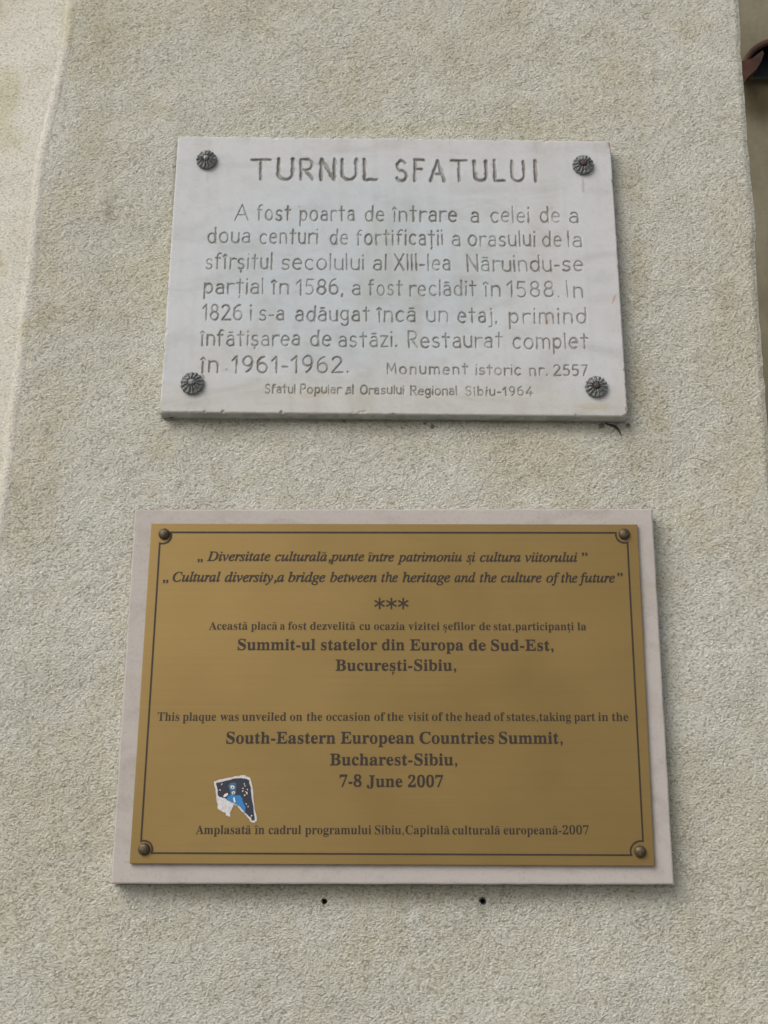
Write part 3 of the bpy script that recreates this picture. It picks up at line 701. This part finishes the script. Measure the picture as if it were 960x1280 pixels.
def glyph(ch, st, off):
    key = (ch, st, off)
    if key in _g: return _g[key]
    b = MARK.get(ch, ch); s = style(b, st)
    V, Fc = raw(s, off); ref = style('n', st)
    r1 = raw(s + ref, 0)[0][:, 0].max(); r0 = raw(ref, 0)[0][:, 0].max(); adv = r1 - r0
    nv = raw(style('x', st), 0)[0]; xh = nv[:, 1].max(); cap = raw(style('E', st), 0)[0][:, 1].max()
    if ch == 'î':        # drop the dot
        keep = V[:, 1] < xh * 1.12; mp_ = -np.ones(len(V), int); mp_[keep] = np.arange(keep.sum())
        Fc = [[int(mp_[i]) for i in f] for f in Fc if all(keep[i] for i in f)]; V = V[keep]
    if ch == 'h' and st == 'i':      # this letter comes from another face: bring it to size
        k_ = raw(style('b', st), 0)[0][:, 1].max() / V[:, 1].max(); V = V * k_; adv = adv * k_
    V = V.copy(); V /= cap; adv /= cap; xh /= cap
    # taller x-height, as in the photographed face
    X2 = .70; y = V[:, 1].copy()
    V[:, 1] = np.where(y <= 0, y, np.where(y < xh, y * X2 / xh, X2 + (y - xh) * (1.03 - X2) / (1.03 - xh)))
    if ch == ',':
        V[:, 0] += .05; adv += .10
        if st == 'i': V[:, 0] += .2 * V[:, 1]
    Vx = V[:, 0]
    # low-contrast slab face: thicken the thin horizontals with hair-thin shifted layers
    cps = [(0, d) for d in ((-.024, -.008, .008, .024) if off > 0 else (-.012, .0, .012))] if st == 'b' else ([(-.020, -.018), (.020, -.018), (0, 0), (-.020, .018), (.020, .018)] if ch != 'h' else [(-.020, -.018), (.020, -.018), (0, 0), (-.020, .018), (.020, .018)])
    n_ = len(V); Fc = [[i + k * n_ for i in f] for k in range(len(cps)) for f in Fc]
    V = np.vstack([np.column_stack([V[:, 0] + a, V[:, 1] + b, np.full(n_, k)]) for k, (a, b) in enumerate(cps)]).tolist()
    sl_ = .22 if st == 'i' else 0
    def poly(pts, th):
        n0 = len(V)
        for i, (x_, y_) in enumerate(pts):
            q0 = pts[max(0, i - 1)]; q1 = pts[min(len(pts) - 1, i + 1)]; dx, dy = q1[0] - q0[0], q1[1] - q0[1]; l_ = math.hypot(dx, dy)
            t_ = th[i] if isinstance(th, list) else th
            for s_ in (1, -1): V.append([x_ - dy / l_ * t_ * s_, y_ + dx / l_ * t_ * s_, 0])
        for i in range(len(pts) - 1): Fc.append([n0 + 2 * i, n0 + 2 * i + 1, n0 + 2 * i + 3, n0 + 2 * i + 2])
    cxm = (Vx.min() + Vx.max()) / 2 + sl_ * .3
    if ch == 'ă':
        poly([(cxm - .19, .86), (cxm - .10, .93), (cxm + .06, .87), (cxm + .19, .94)], .05)
    if ch == 'î': poly([(cxm - .19, .82), (cxm, .99)], .05); poly([(cxm + .03, .975), (cxm + .19, .82)], .05)
    if ch in 'șț': poly([(cxm + .05, -.11), (cxm + .05, -.22), (cxm - .04, -.38)], [.075, .07, .02])
    _g[key] = (np.array(V), Fc, adv); return _g[key]
def text_line(label, words, cap, st, off=.0):
    VV_ = []; FF = []; n0 = 0
    for wd, x0, x1, base in words:
        pos = 0; items = []
        for ch in wd:
            g = glyph(ch, st, off); items.append((g, pos)); pos += g[2]
        allx = np.concatenate([g[0][:, 0] + p_ for g, p_ in items]); mn, mx = allx.min(), allx.max()
        k = (x1 - x0) / (mx - mn)
        for (Vg, Fg, adv), p_ in items:
            xx = x0 + (Vg[:, 0] + p_ - mn) * k; up = Vg[:, 1] * cap
            xx = xx + up * (491 - xx) / (base + 4781.)
            VV_.append(px(xx, base - up, PH + .0002 + .00003 * Vg[:, 2])); FF += [[i + n0 for i in f] for f in Fg]; n0 += len(Vg)
    o = build('engraved_lettering', np.vstack(VV_), FF, M['ink'], brass, False)
    o['label'] = 'dark engraved line reading ' + label; return o
bl = lambda l, a, b: l
text_line('Diversitate culturală, punte între patrimoniu și cultura viitorului', [('„', 246.8, 253.5, 701), ('Diversitate', 258.4, 338, 701), ('culturală,punte', 343.5, 455.3, 701.3), ('între', 460, 492.7, 701.6), ('patrimoniu', 496.5, 577.6, 701.8), ('și', 583, 594.3, 702), ('cultura', 599.7, 651, 702), ('viitorului', 656.2, 722, 702.2), ('”', 727.5, 735, 702.3)], 11.4, 'i', .006)
text_line('Cultural diversity, a bridge between the heritage and the culture of the future', [('„', 203.5, 210.5, 727), ('Cultural', 215.5, 275.5, 727), ('diversity,a', 280.6, 355, 727.1), ('bridge', 360, 406.6, 727.2), ('between', 412.5, 471, 727.3), ('the', 476.5, 497.3, 727.4), ('heritage', 503, 563, 727.5), ('and', 568, 594.6, 727.6), ('the', 599.7, 621, 727.7), ('culture', 626, 677.3, 727.8), ('of', 682.8, 700, 727.9), ('the', 701.5, 722, 728), ('future', 723.5, 769, 728), ('”', 772, 779, 728)], 11.8, 'i', .006)
text_line('Această placă a fost dezvelită cu ocazia vizitei șefilor de stat', [('Această', 261, 309.4, 787), ('placă', 313.8, 346.4, 787), ('a', 350, 356, 787), ('fost', 360, 383.3, 787.1), ('dezvelită', 387.5, 444, 787.2), ('cu', 449.2, 463, 787.3), ('ocazia', 467.4, 506, 787.4), ('vizitei', 510.4, 549.5, 787.5), ('șefilor', 554, 594.3, 787.5), ('de', 599, 613.3, 787.6), ('stat,participanți', 617, 717.4, 787.7), ('la', 722, 733, 787.8)], 9.7, 'b', -.002)
text_line('Summit-ul statelor din Europa de Sud-Est', [('Summit-ul', 297, 394, 812.4), ('statelor', 401, 471.4, 812.5), ('din', 477.3, 505.7, 812.6), ('Europa', 512.5, 579.4, 812.8), ('de', 586, 607.3, 813), ('Sud-Est,', 613.8, 692, 813.2)], 13.4, 'b', .003)
text_line('București-Sibiu', [('București-Sibiu,', 419.3, 570.3, 838.3)], 13.6, 'b', .003)
text_line('This plaque was unveiled on the occasion of the visit of the head of states, taking part in the', [('This', 196.7, 224, 901), ('plaque', 228.3, 270, 901), ('was', 275, 298.3, 901), ('unveiled', 302.3, 357.7, 901), ('on', 362.3, 377.7, 901), ('the', 383.3, 402.7, 901), ('occasion', 407.7, 462.7, 901), ('of', 467.7, 481.5, 901), ('the', 483.9, 504.3, 901), ('visit', 509.7, 536, 901), ('of', 539.7, 554, 901), ('the', 557, 577.5, 901), ('head', 581.4, 613.7, 901), ('of', 617.6, 631, 901), ('states,taking', 633.4, 714, 901.2), ('part', 717.8, 744, 901.2), ('in', 747.8, 760.5, 901.2), ('the', 765, 785.6, 901.2)], 10.5, 'b', -.002)
text_line('South-Eastern European Countries Summit', [('South-Eastern', 282.7, 419.3, 929.3), ('European', 425.7, 517.8, 929.3), ('Countries', 524.3, 617.6, 929.4), ('Summit,', 623.7, 703.5, 929.5)], 14.2, 'b', .003)
text_line('Bucharest-Sibiu', [('Bucharest-Sibiu,', 412.3, 571.7, 956.5)], 14.2, 'b', .003)
text_line('7-8 June 2007', [('7-8', 424.3, 452, 983.3), ('June', 458.3, 503, 983.6), ('2007', 510, 554, 983.8)], 14.2, 'b', .003)
text_line('Amplasată în cadrul programului Sibiu, Capitală culturală europeană-2007', [('Amplasată', 244.6, 313.5, 1042.5), ('în', 318, 330.4, 1042.5), ('cadrul', 335.5, 376.2, 1042.6), ('programului', 381.3, 464, 1042.7), ('Sibiu,Capitală', 468.5, 562, 1042.8), ('culturală', 565.6, 625.3, 1043), ('europeană-2007', 629.5, 736.3, 1043)], 10.9, 'b', -.002)
bpy.data.objects.remove(_to); bpy.data.curves.remove(_tc)
# three six-armed stars
for cx_ in (474.5, 489.2, 504):
    V = []; Fc = []; cy_ = 754.3
    n = 120
    V.append(px(cx_, cy_, PH + .0002))
    for k in range(n):
        a = 2 * math.pi * k / n; da = abs((a - R(90) + R(30)) % R(60) - R(30))
        r_ = min(7.3, (1.15 + .5 * (da < R(7))) / max(.01, math.sin(da)))
        V.append(px(cx_ + r_ * math.cos(a), cy_ - r_ * math.sin(a), PH + .0002))
    build('star', V, [[0, k + 1, (k + 1) % n + 1] for k in range(n)], M['ink'], brass, False)

# ------------------------------------------------------------------ torn sticker on the brass
sc_ = px(293, 1000, PH)
stk = thing('torn_sticker', 'small torn white-edged sticker with a blue figure on black, lower left of the brass plaque', 'sticker', (float(sc_[0]), D - PH, float(sc_[2])))
def z2(x, y): return (250 + x / 10.667, 950 + y / 10.667)
def ragged(pts, amp, n, seed=5):
    rs = random.Random(seed); out = []
    for i, (x, y) in enumerate(pts):
        x2, y2 = pts[(i + 1) % len(pts)]
        for k in range(n): t = k / n; out.append((x + (x2 - x) * t + rs.uniform(-amp, amp), y + (y2 - y) * t + rs.uniform(-amp, amp)))
    return out
def sheet(name, pts, h, mt_, par=stk, curl=0., thick=.00015):
    if name in ('paper', 'printed_ground', 'blue_coat'): pts = ragged(pts, 6, 3)
    P_ = [px(*z2(x, y), PH + h) for x, y in pts]
    if curl:
        for p, (x, y) in zip(P_, pts): p[1] -= curl * max(0, (330 - x) / 330) ** 1 * max(0, (y - 480) / 300)
    n = len(P_); V = P_ + [p + np.array([0, thick, 0]) for p in P_]
    import mathutils
    tri = mathutils.geometry.tessellate_polygon([[Vector((p[0], p[2], 0)) for p in P_]])
    Fc = [list(t) for t in tri] + [[n + i for i in t][::-1] for t in tri] + [[i, (i + 1) % n, n + (i + 1) % n, n + i] for i in range(n)]
    return build(name, V, Fc, mt_, par, False)
sheet('paper', [(183, 285), (250, 262), (380, 240), (520, 210), (600, 205), (668, 240), (690, 300), (712, 480), (735, 650), (762, 815), (720, 835), (672, 822), (660, 790), (600, 720), (540, 660), (500, 615), (455, 590), (430, 640), (405, 700), (398, 752), (352, 738), (335, 705), (240, 658), (225, 560), (212, 430), (195, 340)], .0006, M['paper'], curl=.0015)
sheet('printed_ground', [(215, 300), (345, 275), (480, 245), (580, 240), (655, 275), (672, 360), (690, 500), (715, 680), (735, 800), (690, 808), (668, 760), (615, 712), (560, 640), (500, 590), (430, 560), (345, 520), (300, 498), (262, 495), (245, 470), (228, 380)], .0009, M['st_dark'])
sheet('blue_coat', [(350, 510), (375, 480), (410, 462), (480, 470), (540, 475), (560, 510), (585, 580), (608, 640), (605, 715), (560, 655), (500, 600), (445, 570), (400, 550), (360, 530)], .0012, M['st_blue'])
sheet('blue_head', [(375, 345), (395, 312), (440, 300), (480, 305), (485, 350), (478, 400), (478, 450), (440, 470), (408, 455), (395, 400)], .0012, M['st_mid'])
sheet('pale_patch', [(310, 480), (335, 450), (370, 440), (375, 460), (345, 490), (315, 495)], .0012, M['st_white'])
sheet('pale_patch', [(405, 345), (430, 338), (458, 350), (460, 375), (440, 390), (410, 378)], .0015, M['st_white'])
sheet('dark_spot', [(422, 358), (440, 355), (444, 372), (426, 376)], .0018, M['st_dark'])
sheet('pale_patch', [(422, 430), (445, 415), (470, 425), (462, 455), (430, 458)], .0015, M['st_white'])
sheet('dark_spot', [(436, 432), (455, 430), (455, 445), (438, 447)], .0018, M['st_dark'])
sheet('pale_patch', [(442, 500), (460, 498), (475, 560), (458, 572), (448, 540)], .0015, M['st_white'])
rs = random.Random(9)
for (x, y) in [(590, 318), (602, 345), (572, 378), (632, 392), (570, 412), (610, 425), (625, 440), (597, 468), (265, 400), (290, 322), (615, 585), (688, 742), (480, 600), (640, 620)]:
    a = rs.uniform(0, 3.1); lx_, sx_ = rs.uniform(11, 20), rs.uniform(5, 8)
    pts = [(x + lx_ * math.cos(a) * i - sx_ * math.sin(a) * j, y + lx_ * math.sin(a) * i + sx_ * math.cos(a) * j) for i, j in ((-1, -.5), (0, -1), (1, -.6), (.9, .5), (-.2, 1))]
    sheet('pale_patch', pts, .0012, M['st_white'])

# ------------------------------------------------------------------ a bit of straw caught in the stucco
c = px(877, 574, .003)
V, Fc = tube([px(x, y, .0035) for x, y in [(865, 572), (872, 573.5), (878, 575), (884, 577), (889, 578.5)]], [.0002, .0006, .0007, .0006, .0002], 6)
s0 = thing('straw', 'short orange-brown bit of straw caught in the stucco right of the plaques', 'straw', tuple(float(t) for t in c))
bpy.data.objects.remove(s0)
st_ = build('straw', np.array(V) - c, Fc, M['straw']); st_.location = tuple(float(t) for t in c)
tag(st_, 'short orange-brown bit of straw caught in the stucco right of the plaques', 'straw')
